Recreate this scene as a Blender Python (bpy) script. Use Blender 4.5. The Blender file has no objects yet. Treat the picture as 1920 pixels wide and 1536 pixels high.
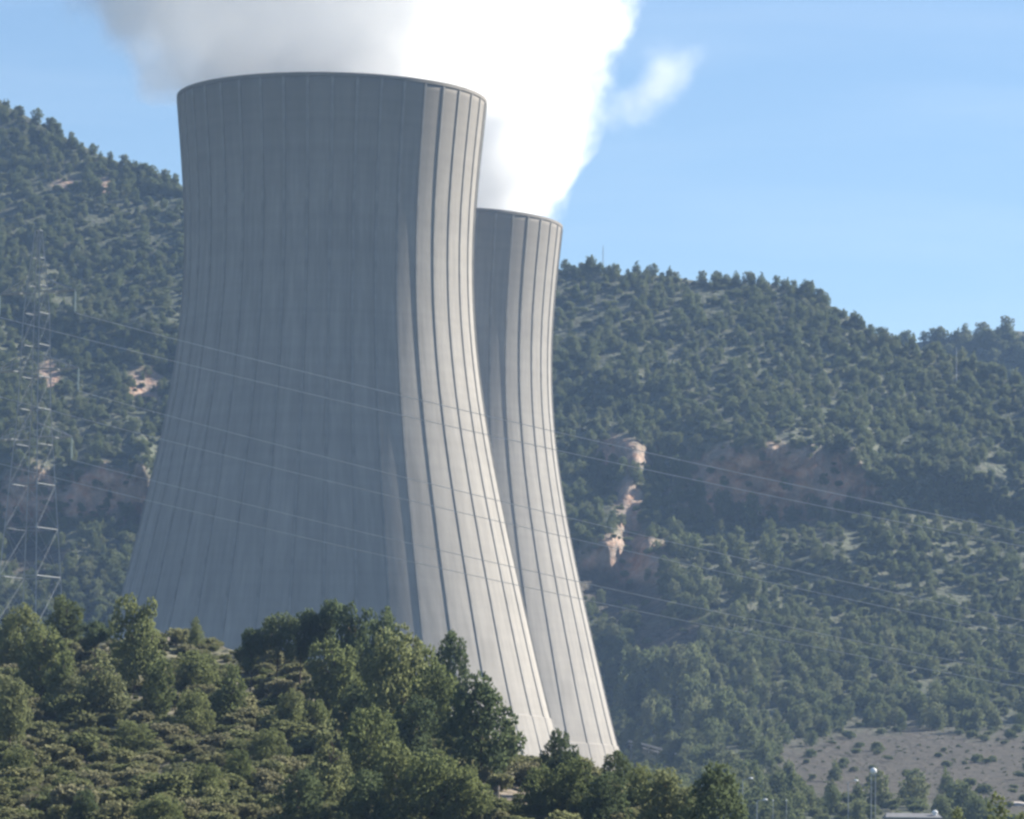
import bpy, bmesh, math, random
import numpy as np
from mathutils import Vector, Matrix

random.seed(7)
RNG = np.random.default_rng(7)
R = math.radians
S = bpy.context.scene
COL = S.collection

# ------------------------------------------------------------------ camera, light, exposure
FPX, PW, PH = 8470.0, 1920.0, 1536.0          # focal length and frame in photograph pixels
PITCH, ROLL = 6.01, 0.8                       # degrees
cam_data = bpy.data.cameras.new('camera')
cam = bpy.data.objects.new('camera', cam_data); COL.objects.link(cam)
cam_data.sensor_fit = 'HORIZONTAL'; cam_data.sensor_width = 36.0
cam_data.lens = 36.0 * FPX / PW
cam_data.clip_start = 1.0; cam_data.clip_end = 20000.0
CAM_ROT = Matrix.Rotation(R(90 + PITCH), 3, 'X') @ Matrix.Rotation(R(ROLL), 3, 'Z')
cam.matrix_world = CAM_ROT.to_4x4()
S.camera = cam
CR = np.array(CAM_ROT)

SUN_EL, SUN_AZ = 33.0, 60.0                   # sun to the right, behind the towers
sv = Vector((math.sin(R(SUN_AZ)) * math.cos(R(SUN_EL)), math.cos(R(SUN_AZ)) * math.cos(R(SUN_EL)), math.sin(R(SUN_EL))))
sun_data = bpy.data.lights.new('sun', 'SUN'); sun_data.energy = 5.0; sun_data.angle = R(0.5)
sun_data.color = (1.0, 0.93, 0.82)
sun = bpy.data.objects.new('sun', sun_data); COL.objects.link(sun)
sun.rotation_euler = sv.to_track_quat('Z', 'Y').to_euler(); sun.location = (300, 200, 500)

W = bpy.data.worlds.new('World'); S.world = W; W.use_nodes = True
wn, wl = W.node_tree.nodes, W.node_tree.links
bg = wn['Background']; bg.inputs['Strength'].default_value = 0.0505
sky = wn.new('ShaderNodeTexSky'); sky.sky_type = 'NISHITA'; sky.sun_disc = False
sky.sun_elevation = R(SUN_EL); sky.sun_rotation = R(SUN_AZ)
sky.air_density = 1.0; sky.dust_density = 0.05; sky.ozone_density = 3.5; sky.altitude = 300
# faint streaks of high cloud in the sky dome
tc = wn.new('ShaderNodeTexCoord'); mp = wn.new('ShaderNodeMapping'); mp.inputs['Scale'].default_value = (5, 5, 38)
nz = wn.new('ShaderNodeTexNoise'); nz.inputs['Scale'].default_value = 1.6; nz.inputs['Detail'].default_value = 5
rp = wn.new('ShaderNodeValToRGB'); rp.color_ramp.elements[0].position = 0.47; rp.color_ramp.elements[1].position = 0.75
ml = wn.new('ShaderNodeMath'); ml.operation = 'MULTIPLY'; ml.inputs[1].default_value = 0.12
mx = wn.new('ShaderNodeMix'); mx.data_type = 'RGBA'; mx.inputs[7].default_value = (7.5, 8.4, 9.4, 1)
wl.new(tc.outputs['Generated'], mp.inputs['Vector']); wl.new(mp.outputs['Vector'], nz.inputs['Vector'])
wl.new(nz.outputs['Fac'], rp.inputs['Fac']); wl.new(rp.outputs['Color'], ml.inputs[0])
wl.new(ml.outputs[0], mx.inputs[0]); wl.new(sky.outputs['Color'], mx.inputs[6]); wl.new(mx.outputs[2], bg.inputs['Color'])

S.view_settings.view_transform = 'Standard'; S.view_settings.look = 'None'
S.view_settings.gamma = 1.0; S.view_settings.use_curve_mapping = False
S.view_settings.exposure = 1.4
S.render.engine = 'CYCLES'
cy = S.cycles
cy.use_denoising = True; cy.max_bounces = 32; cy.diffuse_bounces = 3; cy.glossy_bounces = 2
cy.transmission_bounces = 3; cy.transparent_max_bounces = 8; cy.volume_bounces = 32
cy.volume_step_rate = 0.5; cy.volume_max_steps = 256
cy.filter_width = 2.7                          # the photograph is soft
cy.sample_clamp_indirect = 6.0

# ------------------------------------------------------------------ helpers
def ray(u, v):
    """World direction through photograph pixel (u, v), scaled so that its Y is 1."""
    u = np.asarray(u, float); v = np.asarray(v, float)
    d = np.stack([(u - PW / 2) / FPX, -(v - PH / 2) / FPX, -np.ones_like(u * v)], -1) @ CR.T
    return d / d[..., 1:2]
def at(u, v, Y):
    return ray(u, v) * np.asarray(Y, float)[..., None]
def pix(p):
    q = np.asarray(p, float) @ CR
    return PW / 2 - FPX * q[..., 0] / q[..., 2], PH / 2 + FPX * q[..., 1] / q[..., 2]
def hash2(ix, iy, s):
    n = (ix.astype(np.int64) * 374761393 + iy.astype(np.int64) * 668265263 + s * 974711) & 0x7fffffff
    n = ((n ^ (n >> 13)) * 1274126177) & 0x7fffffff
    return ((n ^ (n >> 16)) & 0xffff) / 65535.0
def vnoise(x, y, s=0):
    x = np.asarray(x, float); y = np.asarray(y, float)
    ix, iy = np.floor(x), np.floor(y); fx, fy = x - ix, y - iy
    fx = fx * fx * (3 - 2 * fx); fy = fy * fy * (3 - 2 * fy)
    a = hash2(ix, iy, s); b = hash2(ix + 1, iy, s); c = hash2(ix, iy + 1, s); d = hash2(ix + 1, iy + 1, s)
    return (a + (b - a) * fx) * (1 - fy) + (c + (d - c) * fx) * fy
def fbm(x, y, s=0, o=4):
    t, a, n = 0.0, 1.0, 0.0
    for k in range(o):
        t = t + a * (vnoise(x * 2 ** k, y * 2 ** k, s + k) - 0.5); n += a; a *= 0.5
    return t / n * 2
def ell(u, v, cu, cv, ru, rv, soft=0.3):
    """1 inside an ellipse, 0 outside, with a soft and slightly ragged edge."""
    d = np.hypot((u - cu) / ru, (v - cv) / rv) + 0.35 * fbm(u / 28.0, v / 28.0, 91, 3)
    return np.clip((1 + soft - d) / (2 * soft), 0, 1)
def mesh(name, V, F, mats=(), smooth=False):
    m = bpy.data.meshes.new(name)
    V = np.asarray(V, float)
    m.from_pydata(V.tolist(), [], F.tolist() if isinstance(F, np.ndarray) else F)
    for k in mats: m.materials.append(k)
    if smooth: m.polygons.foreach_set('use_smooth', [True] * len(m.polygons))
    m.update(); return m
def obj(name, me, parent=None, loc=None):
    o = bpy.data.objects.new(name, me); COL.objects.link(o)
    if parent is not None: o.parent = parent
    if loc is not None: o.location = loc
    return o
def tag(o, label=None, cat=None, group=None, kind=None):
    if label: o['label'] = label
    if cat: o['category'] = cat
    if group: o['group'] = group
    if kind: o['kind'] = kind
    return o
def empty(name, loc, label, cat, group=None):
    o = bpy.data.objects.new(name, None); COL.objects.link(o); o.location = loc
    o.empty_display_size = 1.0
    return tag(o, label, cat, group)
class MB:
    """Collects bars, boxes and lathes, then links them as one mesh object."""
    def __init__(self): self.V, self.F = [], []
    def add(self, V, F):
        n = len(self.V); self.V += [tuple(p) for p in V]; self.F += [tuple(i + n for i in f) for f in F]; return self
    def bar(self, a, b, ra, rb=None, n=4):
        a, b = Vector(a), Vector(b); rb = ra if rb is None else rb
        d = (b - a).normalized(); x = d.orthogonal().normalized(); y = d.cross(x)
        V = []
        for p, r in ((a, ra), (b, rb)):
            for k in range(n):
                t = 2 * math.pi * (k + 0.5) / n; V.append(p + x * (r * math.cos(t)) + y * (r * math.sin(t)))
        F = [(k, (k + 1) % n, n + (k + 1) % n, n + k) for k in range(n)] + [tuple(range(n))[::-1], tuple(range(n, 2 * n))]
        return self.add(V, F)
    def box(self, c, s):
        cx, cy_, cz = c; sx, sy, sz = (k / 2 for k in s)
        V = [(cx + i * sx, cy_ + j * sy, cz + k * sz) for i in (-1, 1) for j in (-1, 1) for k in (-1, 1)]
        return self.add(V, [(0, 1, 3, 2), (4, 6, 7, 5), (0, 4, 5, 1), (2, 3, 7, 6), (0, 2, 6, 4), (1, 5, 7, 3)])
    def lathe(self, prof, n=24, cap=True):
        V = [(r * math.cos(2 * math.pi * k / n), r * math.sin(2 * math.pi * k / n), z) for r, z in prof for k in range(n)]
        F = [(j * n + k, j * n + (k + 1) % n, (j + 1) * n + (k + 1) % n, (j + 1) * n + k) for j in range(len(prof) - 1) for k in range(n)]
        if cap: F += [tuple(range(n))[::-1], tuple(range((len(prof) - 1) * n, len(prof) * n))]
        return self.add(V, F)
    def me(self, name, mat, smooth=False): return mesh(name, self.V, self.F, [mat], smooth)
    def build(self, name, mat, parent=None, loc=None, smooth=False): return obj(name, self.me(name, mat, smooth), parent, loc)

# ------------------------------------------------------------------ materials
def material(name):
    m = bpy.data.materials.new(name); m.use_nodes = True
    nt = m.node_tree; p = nt.nodes['Principled BSDF']
    p.inputs['Roughness'].default_value = 0.85
    p.inputs['Specular IOR Level'].default_value = 0.2
    return m, nt.nodes, nt.links, p
def plain(name, c, rough=0.7, var=0.25, scale=3.0, metal=0.0):
    m, n, l, p = material(name)
    p.inputs['Roughness'].default_value = rough; p.inputs['Metallic'].default_value = metal
    t = n.new('ShaderNodeTexNoise'); t.inputs['Scale'].default_value = scale; t.inputs['Detail'].default_value = 4
    g = n.new('ShaderNodeTexCoord'); l.new(g.outputs['Object'], t.inputs['Vector'])
    r = n.new('ShaderNodeValToRGB'); e = r.color_ramp.elements
    e[0].position, e[1].position = 0.3, 0.7
    e[0].color = tuple(k * (1 - var) for k in c) + (1,); e[1].color = tuple(min(1, k * (1 + var)) for k in c) + (1,)
    l.new(t.outputs['Fac'], r.inputs['Fac']); l.new(r.outputs['Color'], p.inputs['Base Color'])
    return m
def foliage(name, stops, trans=0.42, scale=0.5):
    """Needles: diffuse plus light coming through, a hue per tree and mottling inside the tree."""
    m = bpy.data.materials.new(name); m.use_nodes = True
    n, l = m.node_tree.nodes, m.node_tree.links
    n.remove(n['Principled BSDF'])
    oi = n.new('ShaderNodeObjectInfo'); g = n.new('ShaderNodeTexCoord')
    t = n.new('ShaderNodeTexNoise'); t.inputs['Scale'].default_value = scale; t.inputs['Detail'].default_value = 3
    l.new(g.outputs['Object'], t.inputs['Vector'])
    a = n.new('ShaderNodeMath'); a.operation = 'MULTIPLY_ADD'; a.inputs[1].default_value = 0.75
    b = n.new('ShaderNodeMath'); b.operation = 'MULTIPLY_ADD'; b.inputs[1].default_value = 0.9; b.inputs[2].default_value = -0.32
    l.new(t.outputs['Fac'], b.inputs[0]); l.new(oi.outputs['Random'], a.inputs[0]); l.new(b.outputs[0], a.inputs[2])
    r = n.new('ShaderNodeValToRGB'); e = r.color_ramp.elements
    e[0].color = stops[0] + (1,); e[1].color = stops[-1] + (1,)
    for k, c in enumerate(stops[1:-1], 1):
        x = e.new(k / (len(stops) - 1)); x.color = c + (1,)
    l.new(a.outputs[0], r.inputs['Fac'])
    d = n.new('ShaderNodeBsdfDiffuse'); tr = n.new('ShaderNodeBsdfTranslucent'); mixs = n.new('ShaderNodeMixShader')
    mixs.inputs['Fac'].default_value = trans
    l.new(r.outputs['Color'], d.inputs['Color']); l.new(r.outputs['Color'], tr.inputs['Color'])
    l.new(d.outputs[0], mixs.inputs[1]); l.new(tr.outputs[0], mixs.inputs[2])
    l.new(mixs.outputs[0], n['Material Output'].inputs['Surface'])
    return m
M = {}
M['pine'] = foliage('pine_needles', [(.115, .14, .06), (.15, .175, .075), (.185, .205, .09), (.18, .19, .115)], trans=0.58)
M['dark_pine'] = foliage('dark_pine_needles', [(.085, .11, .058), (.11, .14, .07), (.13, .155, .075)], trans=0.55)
M['far_pine'] = foliage('far_pine_needles', [(.105, .13, .06), (.13, .155, .07), (.155, .175, .085), (.165, .17, .10)], trans=0.5, scale=0.3)
M['scrub'] = foliage('scrub_leaves', [(.125, .145, .065), (.165, .18, .085), (.20, .20, .105), (.215, .20, .14)], trans=0.55)
M['bark'] = plain('bark', (.10, .075, .055), 0.95, 0.4, 4)
M['galvanised'] = plain('galvanised_steel', (.28, .295, .305), 0.6, 0.12, 2, 0.2)
M['wire'] = plain('aluminium_wire', (.45, .46, .47), 0.5, 0.1, 1, 0.0)
M['white_paint'] = plain('white_paint', (.75, .76, .76), 0.5, 0.05, 2)
M['wood'] = plain('weathered_wood', (.36, .29, .22), 0.9, 0.3, 6)
M['roof'] = plain('pale_roof_sheet', (.17, .17, .175), 0.8, 0.12, 1)
M['wall'] = plain('rendered_wall', (.45, .43, .40), 0.9, 0.1, 1)
M['rock'] = plain('limestone', (.40, .36, .32), 0.95, 0.3, 1.2)
M['insulator'] = plain('glass_insulator', (.35, .42, .42), 0.3, 0.1, 3)
M['door'] = plain('grey_door', (.15, .16, .17), 0.6, 0.1, 3)
M['road'] = plain('worn_road', (.30, .29, .27), 0.95, 0.15, 0.3)

def ground_material(name, base, alt, rock_a, rock_b, scree):
    """Earth and undergrowth, with rock and bare soil where the vertex masks say so."""
    m, n, l, p = material(name)
    g = n.new('ShaderNodeTexCoord')
    def noise(sc, det=5, stretch=None):
        t = n.new('ShaderNodeTexNoise'); t.inputs['Scale'].default_value = sc; t.inputs['Detail'].default_value = det
        if stretch:
            k = n.new('ShaderNodeMapping'); k.inputs['Scale'].default_value = stretch
            l.new(g.outputs['Object'], k.inputs['Vector']); l.new(k.outputs['Vector'], t.inputs['Vector'])
        else: l.new(g.outputs['Object'], t.inputs['Vector'])
        return t.outputs['Fac']
    def ramp(f, a, b, lo=0.35, hi=0.65):
        r = n.new('ShaderNodeValToRGB'); e = r.color_ramp.elements
        e[0].position, e[1].position = lo, hi; e[0].color = a + (1,); e[1].color = b + (1,)
        l.new(f, r.inputs['Fac']); return r.outputs['Color']
    def mix(f, a, b):
        k = n.new('ShaderNodeMix'); k.data_type = 'RGBA'
        l.new(f, k.inputs[0]); l.new(a, k.inputs[6]); l.new(b, k.inputs[7]); return k.outputs[2]
    def attr(a):
        k = n.new('ShaderNodeAttribute'); k.attribute_name = a; return k.outputs['Fac']
    c = mix(ramp(noise(0.35), (0, 0, 0), (1, 1, 1), .42, .6), ramp(noise(0.09), base[0], base[1]), ramp(noise(0.9), alt[0], alt[1]))
    c = mix(attr('rock'), c, mix(ramp(noise(0.22, 6), (0, 0, 0), (1, 1, 1), .40, .62), ramp(noise(0.25, 6, (1, 1, 0.25)), rock_a[0], rock_a[1]), ramp(noise(0.5, 6), rock_b[0], rock_b[1])))
    c = mix(attr('bare'), c, ramp(noise(0.3, 6), scree[0], scree[1]))
    l.new(c, p.inputs['Base Color'])
    b = n.new('ShaderNodeBump'); b.inputs['Strength'].default_value = 0.8; b.inputs['Distance'].default_value = 1.5
    l.new(noise(0.5, 6), b.inputs['Height']); l.new(b.outputs['Normal'], p.inputs['Normal'])
    return m
M['mountain'] = ground_material('mountain_ground', ((.05, .064, .036), (.075, .082, .048)), ((.062, .072, .042), (.092, .09, .06)),
                                ((.16, .125, .10), (.26, .21, .17)), ((.30, .165, .105), (.38, .28, .21)), ((.036, .032, .022), (.062, .052, .038)))
M['hill'] = ground_material('hill_ground', ((.085, .09, .052), (.135, .125, .08)), ((.12, .115, .07), (.19, .165, .12)),
                            ((.30, .26, .22), (.45, .40, .35)), ((.35, .28, .22), (.45, .4, .33)), ((.18, .15, .115), (.27, .23, .18)))

def concrete():
    """Weathered slip-formed concrete: lift lines, vertical streaks and a stained crown."""
    m, n, l, p = material('weathered_concrete')
    p.inputs['Roughness'].default_value = 0.9
    g = n.new('ShaderNodeTexCoord'); sx = n.new('ShaderNodeSeparateXYZ'); l.new(g.outputs['Object'], sx.inputs[0])
    an = n.new('ShaderNodeMath'); an.operation = 'ARCTAN2'; l.new(sx.outputs['Y'], an.inputs[0]); l.new(sx.outputs['X'], an.inputs[1])
    cs = n.new('ShaderNodeMath'); cs.operation = 'COSINE'; l.new(an.outputs[0], cs.inputs[0])
    sn = n.new('ShaderNodeMath'); sn.operation = 'SINE'; l.new(an.outputs[0], sn.inputs[0])
    cb = n.new('ShaderNodeCombineXYZ')
    zs = n.new('ShaderNodeMath'); zs.operation = 'MULTIPLY'; zs.inputs[1].default_value = 0.0035; l.new(sx.outputs['Z'], zs.inputs[0])
    l.new(cs.outputs[0], cb.inputs[0]); l.new(sn.outputs[0], cb.inputs[1]); l.new(zs.outputs[0], cb.inputs[2])
    def noise(v, sc, det=4):
        t = n.new('ShaderNodeTexNoise'); t.inputs['Scale'].default_value = sc; t.inputs['Detail'].default_value = det
        l.new(v, t.inputs['Vector']); return t.outputs['Fac']
    def math_(op, a, b=None, c=None):
        k = n.new('ShaderNodeMath'); k.operation = op
        for i, x in enumerate((a, b, c)):
            if x is None: continue
            if isinstance(x, (int, float)): k.inputs[i].default_value = x
            else: l.new(x, k.inputs[i])
        return k.outputs[0]
    st = noise(cb.outputs[0], 34, 3)                     # narrow streaks
    st2 = noise(cb.outputs[0], 9, 4)                     # broad streaks
    cz = n.new('ShaderNodeCombineXYZ'); l.new(sx.outputs['Z'], cz.inputs[2])
    lift = noise(cz.outputs[0], 0.55, 1)                 # horizontal pours
    mott = noise(g.outputs['Object'], 0.12, 6)
    v = math_('MULTIPLY_ADD', st, 0.50, 0.75)
    v = math_('MULTIPLY', v, math_('MULTIPLY_ADD', st2, 0.44, 0.78))
    v = math_('MULTIPLY', v, math_('MULTIPLY_ADD', lift, 0.22, 0.89))
    v = math_('MULTIPLY', v, math_('MULTIPLY_ADD', mott, 0.24, 0.88))
    top = n.new('ShaderNodeMapRange'); top.inputs[1].default_value = 84; top.inputs[2].default_value = 121
    l.new(sx.outputs['Z'], top.inputs[0])
    stain = math_('MULTIPLY', math_('POWER', top.outputs[0], 2.0), math_('MULTIPLY_ADD', st, 1.1, 0.0))
    c1 = n.new('ShaderNodeMix'); c1.data_type = 'RGBA'
    c1.inputs[6].default_value = (.276, .258, .232, 1); c1.inputs[7].default_value = (.165, .148, .128, 1)
    l.new(stain, c1.inputs[0])
    k = n.new('ShaderNodeVectorMath'); k.operation = 'SCALE'; l.new(c1.outputs[2], k.inputs[0]); l.new(v, k.inputs['Scale'])
    l.new(k.outputs[0], p.inputs['Base Color'])
    b = n.new('ShaderNodeBump'); b.inputs['Strength'].default_value = 0.25; b.inputs['Distance'].default_value = 0.1
    l.new(noise(g.outputs['Object'], 1.5, 5), b.inputs['Height']); l.new(b.outputs['Normal'], p.inputs['Normal'])
    return m
M['concrete'] = concrete()
M['rib_concrete'] = plain('rib_concrete', (.262, .249, .228), 0.9, 0.15, 0.4)

# ------------------------------------------------------------------ terrain: mountains
NU = np.array([-200, 450, 1080, 1420.])
MV = np.array([1640, 1536, 1500, 1480, 1400, 1360, 1200, 1000, 800, 600, 505, 350, 185, 60.])
MY = np.array([[620, 730, 800, 1090, 1112, 1122, 1160, 1220, 1290, 1380, 1430, 1500, 1575, 1620],
               [620, 730, 800, 1090, 1112, 1122, 1160, 1220, 1290, 1380, 1430, 1500, 1575, 1620],
               [620, 730, 800, 1085, 1105, 1118, 1158, 1220, 1290, 1380, 1430, 1500, 1575, 1620],
               [620, 720, 780, 860, 985, 1045, 1140, 1220, 1290, 1380, 1430, 1500, 1575, 1620.]])
RIDGE_U = [-1400, -400, 0, 60, 130, 200, 270, 345, 450, 600, 800, 960, 1060, 1200, 1350, 1450, 1520, 1560, 1610, 1660, 1720, 1800, 1860, 1920, 2300, 3400]
RIDGE_V = [120, 80, 192, 222, 262, 296, 322, 352, 400, 450, 490, 505, 508, 516, 528, 532, 548, 572, 604, 640, 660, 676, 700, 722, 820, 860]
CLIFFS = [(50, 935, 62, 60, .1), (272, 722, 44, 30, .2), (185, 925, 95, 46, .1), (262, 935, 22, 52, .1), (1150, 858, 70, 32, .15),
          (1182, 950, 30, 54, .1), (1168, 1060, 85, 44, .05), (1450, 905, 200, 70, .05), (1612, 912, 34, 46, .2), (1790, 930, 130, 36, .12),
          (1560, 1095, 140, 42, .12), (1700, 1035, 120, 30, .15), (1140, 745, 110, 30, .15), (120, 620, 80, 30, .45), (300, 655, 70, 36, .1), (60, 590, 60, 36, .4)]
ROCKS = [(50, 940, 55, 70), (270, 722, 40, 34), (190, 925, 90, 45), (262, 935, 14, 62), (1165, 850, 50, 32), (1180, 950, 24, 60),
         (1168, 1056, 92, 52), (1612, 912, 18, 48), (1450, 905, 175, 66), (120, 345, 22, 12), (195, 350, 16, 16), (92, 705, 22, 26)]
BARE = [(1190, 1132, 78, 42), (1258, 1198, 84, 38), (1112, 1096, 52, 36), (1690, 1434, 265, 72), (1890, 1446, 170, 80),
        (1560, 1460, 90, 30), (60, 1050, 70, 36)]
VG = np.linspace(1640, 60, 317)
def base_Y(u, v):
    """Distance of the mountain side behind each pixel, before relief: steep (small steps) inside the cliffs."""
    y = np.stack([np.interp(-v, -MV, r) for r in MY], 0)
    w = np.interp(u, NU, [0, 1, 2, 3]); i = np.clip(w.astype(int), 0, 2); f = w - i; f = f * f * (3 - 2 * f)
    return np.take_along_axis(y, i[None], 0)[0] * (1 - f) + np.take_along_axis(y, i[None] + 1, 0)[0] * f
def build_mountain_grid(us):
    U, Vv = np.meshgrid(us, VG)                              # rows: from the valley upwards
    Y = base_Y(U, Vv)
    Y2 = Y.copy(); wob = fbm(U / 45.0, Vv / 45.0, 93, 3)
    for cu, cv, ru, rv, a in CLIFFS:                         # a cliff: the foot set back, the brow brought forward
        x = np.clip(np.abs(U - cu + 14 * wob) / (1.5 * ru), 0, 1); wx = np.cos(x * np.pi / 2) ** 2
        t = (Vv - cv - 12 * wob) / rv                        # +1 at the foot, -1 at the brow
        g = np.interp(t, [-3.2, -1.6, -1.0, 1.0, 1.6, 3.2], [0, -.75, -1, 1, .75, 0])
        Y2 += wx * g * (1 - a) * .45 * rv
    s = np.clip((1500 - Vv) / 160, 0, 1)
    sx = U * 0.13; sz = Vv * 0.13
    Y2 += s * (13 * fbm(sx / 70 + sz / 60, sz / 45 - sx / 200, 3, 2) + 4.5 * fbm(sx / 26 + sz / 30, sz / 14, 5, 3) + 1.0 * fbm(sx / 7, sz / 5, 9, 3))
    return U, Vv, Y2
US = np.concatenate([np.linspace(-1400, -110, 60, endpoint=False), np.linspace(-110, 2030, 429), np.linspace(2030, 3400, 61)[1:]])
GU, GV, GY = build_mountain_grid(US)
ridge = np.interp(US, RIDGE_U, RIDGE_V) + 5 * fbm(US / 60, US * 0, 21, 3)
def mY(u, v):
    """Bilinear look-up of the finished mountain distance."""
    u = np.asarray(u, float); v = np.asarray(v, float)
    iu = np.clip(np.searchsorted(US, u) - 1, 0, len(US) - 2); fu = (u - US[iu]) / (US[iu + 1] - US[iu])
    t = np.clip((1640 - v) / 5.0, 0, len(VG) - 1.001); iv = t.astype(int); fv = t - iv
    return (GY[iv, iu] * (1 - fu) + GY[iv, iu + 1] * fu) * (1 - fv) + (GY[iv + 1, iu] * (1 - fu) + GY[iv + 1, iu + 1] * fu) * fv
def grid_faces(nr, nc):
    i = np.arange(nr - 1)[:, None] * nc + np.arange(nc - 1)[None]
    return np.stack([i, i + 1, i + nc + 1, i + nc], -1).reshape(-1, 4)
def add_attr(me, name, val):
    a = me.attributes.new(name, 'FLOAT', 'POINT'); a.data.foreach_set('value', np.asarray(val, np.float32).ravel())
NR = 240
sfrac = np.linspace(0, 1, NR)[:, None]
MVv = 1640 + (ridge[None] - 1640) * sfrac
MU = np.broadcast_to(US[None], MVv.shape)
P = at(MU, MVv, mY(MU, MVv))
back = []
for dy, dz in ((6, .5), (18, 6), (45, 24), (110, 70), (300, 160), (700, 400)):
    q = P[-1].copy(); q[:, 0] *= 1 + dy / q[:, 1]; q[:, 1] += dy; q[:, 2] = np.maximum(q[:, 2] - dz, -14); back.append(q)
back[-1][:, 2] = -14
front = P[0].copy(); front[:, 2] = -14; front[:, 1] -= 25
PV = np.concatenate([front[None], P, np.array(back)], 0)
PV[:, 0, 2] = -14; PV[:, -1, 2] = -14
nr, nc = PV.shape[:2]
mm = mesh('mountain', PV.reshape(-1, 3), grid_faces(nr, nc), [M['mountain']], True)
def masks(U, V, lst, soft=.25):
    k = np.zeros_like(U, float)
    for e in lst: k = np.maximum(k, ell(U, V, *e[:4], soft))
    return k
full = lambda k: np.concatenate([k[:1] * 0, k, np.repeat(k[-1:] * 0, len(back), 0)], 0)
add_attr(mm, 'rock', full(masks(MU, MVv, ROCKS))); add_attr(mm, 'bare', full(masks(MU, MVv, BARE)))
tag(obj('mountainside', mm), kind='structure')

# far hill behind the right-hand ridge
fu = np.linspace(1380, 3600, 150)
fv = np.interp(fu, [1380, 1650, 1730, 1800, 1870, 1920, 2200, 3600], [780, 660, 640, 634, 618, 622, 600, 560])
rows = []
for t in np.linspace(0, 1, 24):
    v = 1300 + (fv - 1300) * t
    rows.append(at(fu, v, 1580 + 180 * t + 14 * fbm(fu / 50, v / 60, 33, 3)))
q = rows[-1].copy(); q[:, 1] += 500; q[:, 2] = -14; rows.append(q)
q = rows[0].copy(); q[:, 2] = -14; rows.insert(0, q)
FH = np.array(rows); FH[:, 0, 2] = -14; FH[:, -1, 2] = -14
fm = mesh('far_hill', FH.reshape(-1, 3), grid_faces(*FH.shape[:2]), [M['mountain']], True)
tag(obj('far_hill', fm), kind='structure')

# ------------------------------------------------------------------ terrain: near hill
CU = [-3000, -800, 0, 150, 290, 400, 450, 600, 780, 870, 960, 1100, 1180, 1300, 1500, 2000, 4500]
CV = [1300, 1235, 1222, 1206, 1192, 1206, 1222, 1262, 1305, 1372, 1424, 1456, 1486, 1550, 1612, 1640, 1640]
HV = np.array([2600, 1900, 1700, 1600, 1536, 1450, 1350, 1250, 1150.])
HY = np.array([22, 110, 190, 232, 258, 292, 328, 362, 392.])
def crest(u): return np.interp(u, CU, CV)
def hY(u, v): return np.interp(-np.asarray(v, float), -HV, HY) + np.clip((1700 - v) / 100, 0, 1) * 7.0 * fbm(np.asarray(u, float) / 130, np.asarray(v, float) / 90, 41, 4)
HU = np.concatenate([np.linspace(-3000, -150, 60, endpoint=False), np.linspace(-150, 2050, 300), np.linspace(2050, 4500, 50)[1:]])
hv = 2600 + (crest(HU)[None] + 4 * fbm(HU / 40, HU * 0, 51, 3)[None] - 2600) * (np.linspace(0, 1, 200)[:, None] ** 0.45)
HUU = np.broadcast_to(HU[None], hv.shape)
HP = at(HUU, hv, hY(HUU, hv))
back_h = []
for dy, dz in ((3, .1), (9, 1.2), (22, 4), (55, 12), (140, 40), (290, 60)):
    q = HP[-1].copy(); q[:, 0] *= 1 + dy / q[:, 1]; q[:, 1] += dy; q[:, 2] = np.maximum(q[:, 2] - dz, -14 + 6 * (dy < 100)); back_h.append(q)
HPV = np.concatenate([HP, np.array(back_h)], 0)
HPV[:, 0, 2] = -14; HPV[:, -1, 2] = -14
hm = mesh('near_hill', HPV.reshape(-1, 3), grid_faces(*HPV.shape[:2]), [M['hill']], True)
hb = masks(HUU, hv, [(215, 1497, 40, 14), (420, 1205, 50, 10), (1010, 1500, 80, 40), (300, 1196, 40, 10), (450, 1400, 60, 18)])
hr = masks(HUU, hv, [(205, 1500, 24, 8), (330, 1192, 34, 6)])
pad = lambda k: np.concatenate([k, np.repeat(k[-1:] * 0, len(back_h), 0)], 0)
add_attr(hm, 'bare', pad(hb)); add_attr(hm, 'rock', pad(hr))
tag(obj('near_hillside', hm), kind='structure')
# the plain that carries everything, out to the horizon
pr, pa = np.array([3, 60, 250, 700, 1500, 2200, 2900.]), np.linspace(0, 2 * np.pi, 73)
PP = np.stack([pr[:, None] * np.sin(pa)[None], pr[:, None] * np.cos(pa)[None], -14.5 + 0 * pr[:, None] * pa[None]], -1)
PP[0, :, 2] = -14.6
pm = mesh('plain', PP.reshape(-1, 3), grid_faces(len(pr), len(pa)), [M['mountain']])
add_attr(pm, 'bare', np.zeros(PP.shape[:2])); add_attr(pm, 'rock', np.zeros(PP.shape[:2]))
tag(obj('valley_ground', pm), kind='structure')

# ------------------------------------------------------------------ cooling towers
pxm = 870.0 / FPX
prof_v = np.array([188, 250, 300, 390, 470, 560, 640, 737, 881, 965, 1092, 1168, 1267, 1351.])
prof_r = np.array([293, 287, 282, 276, 273, 274, 280, 296, 320, 338, 369, 388, 411, 434.]) * pxm
zc = np.array([at(614, v, 870.0)[2] for v in prof_v])
Z_RIM, Z_LIN = zc[0], zc[-1]
cf = np.polyfit(zc - Z_LIN, prof_r, 5)
H_SHELL = Z_RIM - Z_LIN
def rad(z): return np.polyval(cf, z)
print('tower: rim z %.1f lintel z %.1f height %.1f' % (Z_RIM, Z_LIN, H_SHELL))
N_SEG, N_RING, NRIB = 240, 72, 40
zz = np.linspace(0, H_SHELL, N_RING)
shell = MB(); shell.lathe([(rad(z), z) for z in zz] + [(rad(z) - 0.6, z) for z in zz[::-1]], N_SEG, cap=False)
shell_me = shell.me('shell', M['concrete'], True)
rim = MB(); r0 = rad(H_SHELL)
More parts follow.
